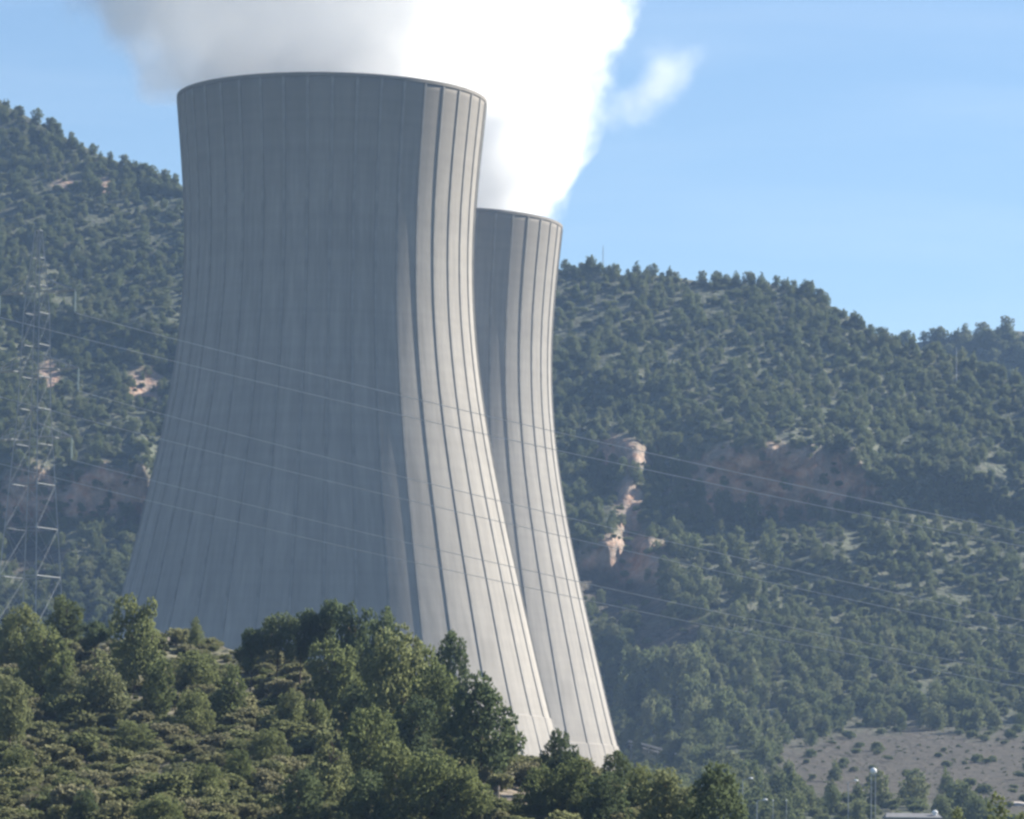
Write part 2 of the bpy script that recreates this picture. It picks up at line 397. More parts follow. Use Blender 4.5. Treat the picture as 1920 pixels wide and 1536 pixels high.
rim.lathe([(r0 + .02, H_SHELL - .6), (r0 + .12, H_SHELL - .5), (r0 + .12, H_SHELL + .12), (r0 - 1.0, H_SHELL + .12), (r0 - 1.0, H_SHELL - .6)], N_SEG, cap=False)
rim_me = rim.me('rim', M['concrete'])
beam = MB(); rl = rad(0)
sl = rad(0) - rad(1.0)
beam.lathe([(rad(.9) + .02, .9), (rad(.7) + .22, .7), (rad(-3.5) + .2, -3.5), (rad(-7) + .1, -7.0), (rad(-7) - .9, -7.0), (rad(.9) - .9, .9)], N_SEG, cap=False)
beam_me = beam.me('ring_beam', M['concrete'])
rib = MB(); zr = np.concatenate([[-6.9, -4, -1.5, .6], np.linspace(1.2, H_SHELL - .62, 56)])
for w0, w1, dpt in ((-.34, .34, .19),):
    V, F = [], []
    for z in zr:
        r = rad(z) + (.14 if z < 1 else 0); V += [(r - .15, w0, z), (r + dpt, w0 * .75, z), (r + dpt, w1 * .75, z), (r - .15, w1, z)]
    for j in range(len(zr) - 1):
        for k in range(3): F.append((4 * j + k, 4 * j + 4 + k, 4 * j + 5 + k, 4 * j + 1 + k))
    F += [(0, 1, 2, 3), tuple(4 * (len(zr) - 1) + k for k in (3, 2, 1, 0))]
    rib.add(V, F)
rib_me = rib.me('rib', M['rib_concrete'])
strut = MB(); cell = 2 * math.pi / NRIB
ra_, rb_ = rl + 6.9 * sl - .35, rl + 14 * sl + 1.0
pt = lambda r, a, z: (r * math.cos(a), r * math.sin(a), z)
strut.bar(pt(ra_, 0, -6.9), pt(rb_, cell / 2, -17), .5, n=8); strut.bar(pt(ra_, 0, -6.9), pt(rb_, -cell / 2, -17), .5, n=8)
strut_me = strut.me('column', M['concrete'])
def tower(X, Y, label):
    t = empty('cooling_tower', (X, Y, Z_LIN), label, 'cooling tower', 'hyperbolic cooling towers of the power station')
    obj('shell', shell_me, t); obj('rim', rim_me, t); obj('ring_beam', beam_me, t)
    for k in range(NRIB):
        a = R(-90 + 2.5 + 9 * k)
        o = obj('rib', rib_me, t); o.rotation_euler.z = a
    for k in range(NRIB):
        o = obj('column', strut_me, t); o.rotation_euler.z = R(-90 + 7 + 9 * k)
    return t
XN = at(622.5, 188, 870.0)[0]
YB = 1037.0
XB = at(811, 425, YB)[0]
tower(XN, 870.0, 'big grey concrete cooling tower in front, its wide left face in shade')
tower(XB, YB, 'smaller looking concrete cooling tower half hidden behind the front one')

# ------------------------------------------------------------------ steam
def puffs(seq, Y0, f=1.0):
    """(u, v, radius in pixels, distance offset) -> world spheres."""
    out = []
    for u, v, r, dy in seq:
        y = Y0 + dy; p = at(u, v, y); out.append((p[0], p[1], p[2], r * y / FPX))
    return out
def steam_material(name, spheres, dens, soft, amp, scale, smooth=8.0):
    m = bpy.data.materials.new(name); m.use_nodes = True
    n, l = m.node_tree.nodes, m.node_tree.links
    n.remove(n['Principled BSDF'])
    g = n.new('ShaderNodeNewGeometry'); pos = g.outputs['Position']
    def math_(op, a, b=None, c=None, clamp=False):
        k = n.new('ShaderNodeMath'); k.operation = op; k.use_clamp = clamp
        for i, x in enumerate((a, b, c)):
            if x is None: continue
            if isinstance(x, (int, float)): k.inputs[i].default_value = x
            else: l.new(x, k.inputs[i])
        return k.outputs[0]
    tot = None
    for x, y, z, r in spheres:
        d = n.new('ShaderNodeVectorMath'); d.operation = 'DISTANCE'; l.new(pos, d.inputs[0]); d.inputs[1].default_value = (x, y, z)
        dep = math_('SUBTRACT', r, d.outputs['Value'])
        tot = dep if tot is None else math_('SMOOTH_MAX', tot, dep, smooth)
    t = n.new('ShaderNodeTexNoise'); t.inputs['Scale'].default_value = scale; t.inputs['Detail'].default_value = 5.0; t.inputs['Roughness'].default_value = 0.58
    l.new(pos, t.inputs['Vector'])
    f = math_('MULTIPLY_ADD', math_('SUBTRACT', t.outputs['Fac'], 0.52), amp, tot)
    f = math_('DIVIDE', f, soft, clamp=True)
    f = math_('MULTIPLY', math_('MULTIPLY', f, f), dens)
    v = n.new('ShaderNodeVolumePrincipled'); v.inputs['Color'].default_value = (.968, .970, .974, 1)
    v.inputs['Anisotropy'].default_value = 0.35; l.new(f, v.inputs['Density'])
    l.new(v.outputs[0], n['Material Output'].inputs['Volume'])
    return m
def steam(name, spheres, mat, pad, label, zmin):
    bm = bmesh.new()
    for x, y, z, r in spheres:
        bmesh.ops.create_icosphere(bm, subdivisions=3, radius=r + pad, matrix=Matrix.Translation((x, y, z)))
    for vtx in bm.verts:
        vtx.co.z = max(vtx.co.z, zmin)
    me = bpy.data.meshes.new(name); bm.to_mesh(me); bm.free()
    tmp = bpy.data.objects.new(name, me); COL.objects.link(tmp)
    md = tmp.modifiers.new('remesh', 'REMESH'); md.mode = 'VOXEL'; md.voxel_size = 4.0
    dg = bpy.context.evaluated_depsgraph_get()
    m2 = bpy.data.meshes.new_from_object(tmp.evaluated_get(dg)); m2.name = name
    bpy.data.objects.remove(tmp); bpy.data.meshes.remove(me)
    m2.materials.clear(); m2.materials.append(mat)
    return tag(obj(name, m2), label, 'steam', 'steam plumes rising from the cooling towers')
near_seq = [(622, 178, 255, -8), (622, 150, 255, 10), (470, 150, 135, -8), (405, 120, 135, 0), (770, 120, 150, 0), (560, 60, 270, 0), (370, 40, 200, 0), (268, 5, 165, 0), (915, 120, 120, 50), (700, 20, 260, 0), (850, 70, 130, 0), (800, 150, 90, 0), (330, -60, 190, 0),
            (500, -100, 320, 0), (720, -120, 330, 0), (400, -330, 380, 0), (700, -380, 400, 0)]
far_seq = [(808, 408, 236, 0), (808, 360, 236, 0), (811, 300, 240, 0), (818, 240, 252, 0), (918, 205, 160, 0), (880, 110, 280, 0), (1035, 75, 128, 0), (1075, 25, 100, 0), (900, -20, 270, 0), (950, -180, 300, 0), (800, -330, 400, 0)]
wisp_seq = [(1085, 190, 62, 0), (1120, 206, 46, 0), (1152, 209, 42, 0), (1180, 204, 46, 0), (1207, 193, 54, 0), (1234, 170, 62, 0), (1258, 140, 62, 0), (1280, 110, 48, 0), (1302, 92, 30, 0), (1222, 100, 24, 0)]
ns, fs, ws = puffs(near_seq, 870.0), puffs(far_seq, YB), puffs(wisp_seq, YB)
steam('steam_plume', ns, steam_material('near_steam', ns, 0.075, 6.0, 44.0, 0.036), 4.0, 'grey white steam cloud billowing out of the front cooling tower, drifting left', Z_RIM + .2)
steam('steam_plume', fs, steam_material('far_steam', fs, 0.12, 7.0, 46.0, 0.047), 4.0, 'bright white steam column rising from the rear cooling tower', Z_RIM + .1)
steam('steam_wisp', ws, steam_material('wisp_steam', ws, 0.06, 6.0, 13.0, 0.085, 5.0), 3.0, 'small detached wisp of steam against blue sky right of the plume', Z_RIM)

# ------------------------------------------------------------------ trees
def tufts(P, D, L, Wd, rng, cross=2):
    """Two crossed blades per tuft, growing from P along D."""
    n = len(P); D = D / np.linalg.norm(D, axis=1, keepdims=True)
    rv = rng.normal(size=(n, 3)); X = np.cross(D, rv); X /= np.linalg.norm(X, axis=1, keepdims=True); Yv = np.cross(D, X)
    V, F, b = [], [], 0
    L = L[:, None]; Wd = Wd[:, None]
    for k in range(cross):
        if k == 0: q = np.stack([P - X * Wd * .35 - D * L * .3, P + X * Wd * .35 - D * L * .3, P + X * Wd * .5 + D * L * .45, P - X * Wd * .5 + D * L * .6], 1).reshape(-1, 3)
        else:
            Fx = X + D * rng.normal(size=(n, 1)) * .45; Fy = Yv + D * rng.normal(size=(n, 1)) * .45
            q = np.stack([P - Fx * Wd * .6 - Fy * L * .35, P + Fx * Wd * .5 - Fy * L * .5, P + Fx * Wd * .55 + Fy * L * .45, P - Fx * Wd * .5 + Fy * L * .55], 1).reshape(-1, 3)
        V.append(q); F.append(np.arange(4 * n).reshape(-1, 4) + b); b += 4 * n
    return np.concatenate(V), np.concatenate(F)
def crown_mesh(name, kind, n, size, seed, mat):
    """A crown of unit height (z 0..1), half-width about 0.5: clumps of needle tufts round scattered limbs."""
    g = np.random.default_rng(seed)
    lobes = []
    if kind == 'cone':
        for z in np.linspace(.12, .93, 9):
            wdt = .42 * (1 - z) ** .75 + .03
            for k in range(4 if z < .6 else 2):
                a = g.uniform(0, 6.3); d = wdt * g.uniform(.35, .75)
                lobes.append((d * math.cos(a), d * math.sin(a), z + g.uniform(-.05, .05), wdt * g.uniform(.4, .62) + .03))
    elif kind == 'round':
        for k in range(18):
            z = .10 + .74 * (k + g.uniform(0, 1)) / 18; wdt = .46 * min(1, (z + .14) / .36) * math.sqrt(max(0, 1 - (max(0, z - .3) / .66) ** 2))
            a = k * 2.4 + g.uniform(-.6, .6); d = wdt * g.uniform(.4, .88)
            lobes.append((d * math.cos(a), d * math.sin(a), z, g.uniform(.12, .21) * (1.1 - .3 * z)))
        lobes.append((0, 0, .35, .26)); lobes.append((0, 0, .62, .22)); lobes.append((g.uniform(-.1, .1), g.uniform(-.08, .08), .86, .13))
    elif kind == 'umbrella':
        for k in range(15):
            z = g.uniform(.5, .9); wdt = .5 * math.sin(math.pi * min(1, (z - .3) / .72)) ** .5
            a = g.uniform(0, 6.3); d = wdt * g.uniform(.15, .85)
            lobes.append((d * math.cos(a), d * math.sin(a), z, g.uniform(.10, .18)))
        lobes.append((0, 0, .72, .2))
    else:                                            # bush
        for k in range(10):
            a = g.uniform(0, 6.3); d = g.uniform(.05, .36)
            lobes.append((d * math.cos(a), d * math.sin(a), g.uniform(.2, .7), g.uniform(.16, .3)))
    lobes = np.array(lobes)
    w = lobes[:, 3] ** 2; idx = g.choice(len(lobes), n, p=w / w.sum())
    d = g.normal(size=(n, 3)); d /= np.linalg.norm(d, axis=1, keepdims=True)
    c, r = lobes[idx, :3], lobes[idx, 3:]
    Pn = c + d * r * (g.uniform(.25, 1, (n, 1)) ** .45) * np.array([1, 1, .8])
    Pn[:, 2] = np.clip(Pn[:, 2], .02, 1.05)
    dd = d + np.array([0, 0, .2]) + g.normal(size=(n, 3)) * .35
    V, F = tufts(Pn, dd, g.uniform(.7, 1.3, n) * size, g.uniform(.6, 1.2, n) * size * .62, g)
    return mesh(name, V, F, [mat])
def trunk_mesh(name, seed, limbs=5, hgt=.8, thick=.022):
    g = np.random.default_rng(seed); b = MB(); p = Vector((0, 0, -.06)); pts = [p]
    for k in range(1, 6):
        pts.append(Vector((g.normal() * .012 * k, g.normal() * .012 * k, hgt * k / 5)))
    for k in range(5): b.bar(pts[k], pts[k + 1], thick * (1 - .16 * k), thick * (1 - .16 * (k + 1)), 6)
    for k in range(limbs):
        q = pts[2 + k % 3]; a = g.uniform(0, 6.3); e = q + Vector((math.cos(a) * .24, math.sin(a) * .24, g.uniform(.08, .2)))
        b.bar(q, e, thick * .5, thick * .2, 5)
    return b.me(name, M['bark'])
CROWN = {}
for k in range(4):
    CROWN['cone', k] = crown_mesh('pine_crown', 'cone', 2300, .042, 100 + k, M['pine'])
    CROWN['round', k] = crown_mesh('pine_crown', 'round', 2800, .040, 200 + k, M['pine'])
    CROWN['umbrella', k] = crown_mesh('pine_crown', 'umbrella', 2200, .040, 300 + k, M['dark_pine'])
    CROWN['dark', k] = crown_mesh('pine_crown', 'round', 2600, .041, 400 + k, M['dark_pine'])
    CROWN['bush', k] = crown_mesh('shrub_crown', 'bush', 520, .105, 500 + k, M['scrub'])
    CROWN['green', k] = crown_mesh('shrub_crown', 'bush', 420, .115, 520 + k, M['far_pine'])
    CROWN['far', k] = crown_mesh('pine_crown', 'round' if k % 2 else 'cone', 560, .080, 600 + k, M['far_pine'])
    CROWN['far', k + 4] = crown_mesh('pine_crown', 'round', 560, .080, 620 + k, M['far_pine'])
TRUNK = [trunk_mesh('trunk', 700 + k) for k in range(4)]
BTRUNK = trunk_mesh('stem', 720, 4, .45, .03)
cnt = {}
def tree(name, kind, base, h, w, label, cat, group, rng=random):
    k = cnt.get(kind, 0); cnt[kind] = k + 1; k = k % (8 if kind == 'far' else 4)
    t = empty(name, base, label, cat, group)
    t.rotation_euler.z = rng.uniform(0, 6.28)
    t.scale = (w, w, h)
    if kind in ('bush', 'green'): obj('stem', BTRUNK, t)
    else: obj('trunk', TRUNK[k % 4], t)
    obj('crown', CROWN[kind, k], t)
    return t
PINES = [  # centre u, top v, foot v, width in pixels, kind, label
    (38, 1128, 1262, 78, 'round', 'olive green pine at the left edge, just below the hill crest'),
    (122, 1112, 1212, 62, 'round', 'small pine on the skyline of the near hill, below the pylon'),
    (78, 1165, 1310, 84, 'round', 'leafy pine second in from the left edge of the near hill'),
    (115, 1205, 1345, 88, 'cone', 'pointed green pine left of the dark flat topped pine'),
    (252, 1106, 1300, 88, 'round', 'tall pine at the lower left corner of the front tower'),
    (180, 1166, 1262, 70, 'umbrella', 'dark flat topped pine in a hollow of the left slope'),
    (190, 1222, 1356, 100, 'cone', 'bright green cone shaped pine under the dark flat topped one'),
    (366, 1153, 1222, 34, 'cone', 'little pointed pine alone on the crest against the shaded tower'),
    (366, 1218, 1300, 82, 'round', 'rounded pine below the lone crest pine'),
    (296, 1232, 1352, 62, 'round', 'pale slender pine below the tall corner pine'),
    (432, 1240, 1362, 82, 'cone', 'green pine at the left foot of the dark pine clump'),
    (362, 1288, 1382, 66, 'round', 'pale bushy pine left of the dark clump, in the middle of the slope'),
    (18, 1262, 1400, 66, 'round', 'pine cut by the left picture edge, halfway down the slope'),
    (140, 1262, 1352, 60, 'round', 'low olive pine between the two pointed left hand pines'),
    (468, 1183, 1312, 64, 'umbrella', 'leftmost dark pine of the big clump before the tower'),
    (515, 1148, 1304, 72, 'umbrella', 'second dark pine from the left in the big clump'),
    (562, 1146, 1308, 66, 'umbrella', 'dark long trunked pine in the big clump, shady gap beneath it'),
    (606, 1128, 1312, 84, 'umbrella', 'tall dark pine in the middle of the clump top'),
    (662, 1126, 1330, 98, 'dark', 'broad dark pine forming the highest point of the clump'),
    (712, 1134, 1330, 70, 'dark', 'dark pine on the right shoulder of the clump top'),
    (625, 1192, 1352, 106, 'round', 'light green pine in front of the dark clump'),
    (738, 1162, 1420, 118, 'round', 'biggest sunlit pine, right of the clump, before the terminator line'),
    (782, 1196, 1400, 84, 'round', 'pine pressed behind the biggest sunlit pine, to its right'),
    (840, 1176, 1350, 66, 'dark', 'narrow pine whose top stands against the sunlit tower face'),
    (818, 1236, 1420, 92, 'round', 'green pine under the narrow pine before the sunlit face'),
    (902, 1254, 1462, 124, 'dark', 'wide dark pine standing lowest left of the ribbed sunlit wall'),
    (952, 1344, 1452, 46, 'round', 'small pine at the right side of the wide dark pine'),
    (545, 1288, 1378, 58, 'round', 'pale small pine in the shade below the long trunked pines'),
    (592, 1308, 1384, 48, 'round', 'short pale pine beside the shaded hollow'),
    (690, 1318, 1490, 104, 'round', 'pale green pine in the middle of the lower slope'),
    (618, 1352, 1506, 104, 'cone', 'broad cone shaped pine low in the centre left'),
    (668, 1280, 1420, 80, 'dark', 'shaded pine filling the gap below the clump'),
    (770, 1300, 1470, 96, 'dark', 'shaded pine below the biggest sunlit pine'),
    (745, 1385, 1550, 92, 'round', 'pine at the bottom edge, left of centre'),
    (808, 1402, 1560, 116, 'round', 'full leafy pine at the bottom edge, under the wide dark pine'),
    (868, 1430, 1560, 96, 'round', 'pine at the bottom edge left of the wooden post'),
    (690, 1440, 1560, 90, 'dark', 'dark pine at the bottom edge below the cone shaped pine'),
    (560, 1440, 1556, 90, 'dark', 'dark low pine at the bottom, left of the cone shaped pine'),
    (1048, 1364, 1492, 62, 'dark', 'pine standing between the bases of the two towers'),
    (1012, 1432, 1552, 78, 'round', 'pale pine right of the wooden post'),
    (1072, 1418, 1552, 80, 'round', 'pine in front of the rear tower foot'),
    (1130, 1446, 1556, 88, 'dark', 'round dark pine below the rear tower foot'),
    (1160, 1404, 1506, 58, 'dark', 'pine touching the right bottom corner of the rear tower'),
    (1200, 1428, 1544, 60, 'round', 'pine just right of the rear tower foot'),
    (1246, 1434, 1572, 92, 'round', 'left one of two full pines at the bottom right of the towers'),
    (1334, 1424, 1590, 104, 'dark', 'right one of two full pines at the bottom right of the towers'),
    (1290, 1470, 1574, 60, 'round', 'small pine squeezed between the two full pines'),
    (1870, 1490, 1640, 92, 'cone', 'pointed green pine at the bottom right corner'),
    (1796, 1508, 1640, 60, 'cone', 'tip of a pine left of the bottom right corner pine'),
    (1915, 1520, 1640, 60, 'cone', 'pine tip cut by the right picture edge'),
    (336, 1428, 1502, 68, 'round', 'left one of two round bushy pines on the lower left slope'),
    (390, 1428, 1504, 62, 'round', 'right one of two round bushy pines on the lower left slope'),
    (445, 1402, 1482, 54, 'round', 'small pine above and right of the two round bushy pines'),
    (300, 1488, 1566, 84, 'round', 'low pine at the bottom edge beneath the two round bushy ones'),
    (160, 1478, 1548, 54, 'dark', 'dark stubby pine at the bottom left beside pale rocks'),
    (30, 1400, 1470, 70, 'round', 'low spreading pine at the left edge near the bottom'),
    (505, 1362, 1442, 62, 'round', 'short pine on the open slope below the clump'),
    (250, 1350, 1420, 70, 'round', 'low bushy pine in the middle of the left slope'),
]
for u, vt, vb, w, kind, label in PINES:
    y = float(hY(u, vb)) if vb > crest(u) else float(hY(u, crest(u)))
    p = at(u, vb, y); h = (vb - vt) * y / FPX * 1.02; wd = w * y / FPX * 1.3
    tree('pine_tree', kind, p, h, wd, label, 'pine tree', 'pines on the near hillside')

# shrubs of the near slope
ns_ = 0
g = np.random.default_rng(31)
taken = [(u, (vt + vb) / 2, w) for u, vt, vb, w, _, _ in PINES]
while ns_ < 280:
    u = g.uniform(-30, 1260); v = g.uniform(crest(u) + 4, 1560)
    if u > 620 and g.random() < .6: continue
    y = float(hY(u, v)); p = at(u, v, y); s = g.uniform(.8, 1.9) * (1.25 if g.random() < .2 else 1)
    where = 'at the lower left' if (u < 480 and v > 1380) else 'on the upper left slope' if u < 480 else 'below the pine clump' if u < 900 else 'at the foot of the towers'
    tree('shrub', 'bush', p, s * g.uniform(.7, 1.1), s * g.uniform(1.1, 1.7), 'low olive brown shrub in the scrub ' + where, 'shrub', 'shrubs ' + where)
    ns_ += 1

# hillside pines: the nearest as single trees, the rest as one forest
def density(u, v):
    d = 0.30 + 0.75 * np.clip(.5 + 1.3 * fbm(u / 90, v / 60, 71, 3), 0, 1)
    d *= 1 - .975 * masks(u, v, BARE, .2)
    d *= 1 - .95 * masks(u, v, ROCKS, .2)
    d *= 1 - .35 * masks(u, v, [(1385, 1060, 105, 110), (1250, 1330, 190, 60)], .3)
    d *= 1 - .72 * masks(u, v, [(1560, 1090, 170, 60), (1760, 1090, 200, 60), (1500, 1010, 170, 40), (1780, 960, 160, 40)], .3)
    d *= np.where((u > 1400) & (v > 1505), .35, 1)
    return np.clip(d, 0, 1)
g = np.random.default_rng(57)
cand = np.stack([g.uniform(-420, 2380, 24000), g.uniform(80, 1560, 24000)], 1)
cand = cand[cand[:, 1] > np.interp(cand[:, 0], US, ridge) + 1]
keep = (g.random(len(cand)) < density(cand[:, 0], cand[:, 1])) & (mY(cand[:, 0], cand[:, 1]) > 640)
cand = cand[keep]
# single line of trees along the skyline
ru = np.sort(g.uniform(-100, 2050, 170)); rv = np.interp(ru, US, ridge) + g.uniform(1, 6, len(ru))
cand = np.concatenate([cand, np.stack([ru, rv], 1)])
cy_ = mY(cand[:, 0], cand[:, 1]); cp = at(cand[:, 0], cand[:, 1], cy_)
ok = np.ones(len(cp), bool)
for tx, ty in ((XN, 870.0), (XB, YB)): ok &= np.hypot(cp[:, 0] - tx, cp[:, 1] - ty) > 58
cand, cy_, cp = cand[ok], cy_[ok], cp[ok]
ch = g.uniform(2.5, 5.0, len(cp)) * (1 + .25 * (g.random(len(cp)) < .15)) * np.where(cy_ < 1130, 1.25, 1.0)
cw = ch * g.uniform(.62, 1.0, len(cp))
tall = masks(cand[:, 0], cand[:, 1], [(1385, 1060, 105, 110), (1250, 1330, 190, 60)], .3) * (g.random(len(cp)) < .7)
ch *= 1 + .9 * tall; cw *= 1 + .35 * tall
inview = (cand[:, 0] > 5) & (cand[:, 0] < 1915) & (cand[:, 1] < 1530) & ((cand[:, 0] > 1180) | ((cand[:, 0] < 225) & (cand[:, 1] < 1180)))
order = np.argsort(np.where(inview, cy_, 1e9))
single = order[:236]
def where_far(u, v):
    if u < 300: return 'pine on the wooded mountainside left of the towers'
    if v > 1350 and u > 1440: return 'pine scattered over the brown clearing at the lower right'
    if u < 1440 and v > 1150: return 'pine in the dense wood low down right of the rear tower'
    return 'pine on the lower mountainside, right of the towers'
forest_src = []
for i in single:
    lb = where_far(*cand[i])
    t = tree('pine_tree', 'far', cp[i] - np.array([0, 0, .15]), ch[i], cw[i], 'hazy ' + lb, 'pine tree', 'hazy ' + lb.replace('pine ', 'pines ', 1))
    if len(forest_src) < 8: forest_src.append([c for c in t.children if c.name.startswith('crown')][0])
rest = np.setdiff1d(np.arange(len(cp)), single)
def scatter(name, pts, scl, sources, seed, label):
    me = bpy.data.meshes.new(name); me.from_pydata(np.asarray(pts).tolist(), [], [])
    a = me.attributes.new('tree_scale', 'FLOAT_VECTOR', 'POINT'); a.data.foreach_set('vector', np.asarray(scl, np.float32).ravel())
    o = obj(name, me)
    nt = bpy.data.node_groups.new(name, 'GeometryNodeTree')
    nt.interface.new_socket('Geometry', in_out='INPUT', socket_type='NodeSocketGeometry')
    nt.interface.new_socket('Geometry', in_out='OUTPUT', socket_type='NodeSocketGeometry')
    N, L = nt.nodes, nt.links
    gi, go = N.new('NodeGroupInput'), N.new('NodeGroupOutput')
    mp_ = N.new('GeometryNodeMeshToPoints'); L.new(gi.outputs[0], mp_.inputs['Mesh'])
    jn = N.new('GeometryNodeJoinGeometry')
    for s in sources:
        oi = N.new('GeometryNodeObjectInfo'); oi.inputs['Object'].default_value = s; oi.inputs['As Instance'].default_value = True
        oi.transform_space = 'ORIGINAL'; L.new(oi.outputs['Geometry'], jn.inputs[0])
    ip = N.new('GeometryNodeInstanceOnPoints'); ip.inputs['Pick Instance'].default_value = True
    L.new(mp_.outputs[0], ip.inputs['Points']); L.new(jn.outputs[0], ip.inputs['Instance'])
    ri = N.new('FunctionNodeRandomValue'); ri.data_type = 'INT'; ri.inputs['Min'].default_value = 0 if False else 0
    ri.inputs[4].default_value = 0; ri.inputs[5].default_value = len(sources) - 1; ri.inputs['Seed'].default_value = seed
    L.new(ri.outputs[2], ip.inputs['Instance Index'])
    rr = N.new('FunctionNodeRandomValue'); rr.data_type = 'FLOAT_VECTOR'; rr.inputs[1].default_value = (.12, .12, 6.28); rr.inputs[0].default_value = (-.12, -.12, 0)
    rr.inputs['Seed'].default_value = seed + 1
    L.new(rr.outputs[0], ip.inputs['Rotation'])
    na = N.new('GeometryNodeInputNamedAttribute'); na.data_type = 'FLOAT_VECTOR'; na.inputs['Name'].default_value = 'tree_scale'
    L.new(na.outputs['Attribute'], ip.inputs['Scale'])
    L.new(ip.outputs[0], go.inputs[0])
    md = o.modifiers.new('scatter', 'NODES'); md.node_group = nt
    return tag(o, label, None, None, 'stuff')
fh_u = g.uniform(1500, 2300, 1500); fh_t = g.uniform(.45, 1.0, 1500)
fh_v = 1300 + (np.interp(fh_u, fu, fv) - 1300) * fh_t
fhp = at(fh_u, fh_v, 1580 + 180 * fh_t + 14 * fbm(fh_u / 50, fh_v / 60, 33, 3)); fhs = g.uniform(4.5, 8, 1500)
scatter('far_forest', fhp - np.array([0, 0, .4]), np.stack([fhs, fhs, fhs], 1), forest_src, 13, 'blue hazy forest on the farthest hill at the right edge')
scatter('forest', cp[rest] - np.array([0, 0, .25]), np.stack([cw[rest], cw[rest], ch[rest]], 1), forest_src, 3, 'hazy green pine forest covering the mountainsides')
# undergrowth on the mountain, and low scrub on the near hill
for k, (u, v, s_) in enumerate([(1612, 1402, 2.2), (1645, 1416, 2.4), (1666, 1428, 2.0), (1575, 1442, 2.0), (1602, 1447, 1.9), (1812, 1476, 3.0), (1560, 1398, 1.8), (1700, 1452, 1.7), (1760, 1420, 1.8), (1850, 1432, 2.0)]):
    tree('shrub', 'green', at(u, v, float(mY(u, v))), s_ * .75, s_ * 1.35, 'round green bush standing alone on the brown clearing', 'shrub', 'bushes on the brown clearing')
green_src = [o for o in bpy.data.objects if o.name.startswith('crown') and o.parent and o.parent.get('group') == 'bushes on the brown clearing'][:4]
bush_src = []
for o in bpy.data.objects:
    if o.name.startswith('crown') and o.parent and o.parent.name.startswith('shrub') and len(bush_src) < 4: bush_src.append(o)
g = np.random.default_rng(77)
uc = np.stack([g.uniform(-300, 2250, 19000), g.uniform(80, 1600, 19000)], 1)
uc = uc[(uc[:, 1] > np.interp(uc[:, 0], US, ridge) + 2)]
mask = 1 - np.maximum(.88 * masks(uc[:, 0], uc[:, 1], BARE, .2), .9 * masks(uc[:, 0], uc[:, 1], ROCKS, .2))
uc = uc[g.random(len(uc)) < mask]
uy = mY(uc[:, 0], uc[:, 1]); up = at(uc[:, 0], uc[:, 1], uy)
ok = uy > 640
for tx, ty in ((XN, 870.0), (XB, YB)): ok &= np.hypot(up[:, 0] - tx, up[:, 1] - ty) > 52
up = up[ok]; us_ = g.uniform(.9, 2.8, len(up))
scatter('undergrowth', up - np.array([0, 0, .1]), np.stack([us_ * 1.4, us_ * 1.4, us_], 1), green_src, 5, 'low olive undergrowth between the mountain pines')
dc = np.stack([g.uniform(1380, 2200, 1100), g.uniform(1355, 1535, 1100)], 1)
dc = dc[masks(dc[:, 0], dc[:, 1], BARE, .25) > .3]
dp = at(dc[:, 0], dc[:, 1], mY(dc[:, 0], dc[:, 1])); ds_ = np.exp(g.normal(-1.0, .4, len(dp))).clip(.15, 1.0)
scatter('dry_scrub', dp - np.array([0, 0, .05]), np.stack([ds_ * 1.5, ds_ * 1.5, ds_ * .7], 1), green_src, 11, 'dark low scrub dotted over the clearing at the lower right')
hc = np.stack([g.uniform(-400, 1500, 8000), g.uniform(1190, 1700, 8000)], 1)
hc = hc[hc[:, 1] > crest(hc[:, 0]) + 2]
hc = hc[g.random(len(hc)) < 1 - .7 * masks(hc[:, 0], hc[:, 1], [(205, 1499, 30, 10), (1010, 1500, 70, 34)], .2)]
hp = at(hc[:, 0], hc[:, 1], hY(hc[:, 0], hc[:, 1])); hs = np.exp(g.normal(-.75, .45, len(hp))).clip(.2, 1.5) * (.75 + .7 * np.clip(.5 + fbm(hp[:, 0] / 7, hp[:, 1] / 9, 61, 3), 0, 1))
scatter('scrub', hp - np.array([0, 0, .05]), np.stack([hs * 1.35, hs * 1.35, hs], 1), bush_src, 9, 'low dry scrub and heath covering the near slope')

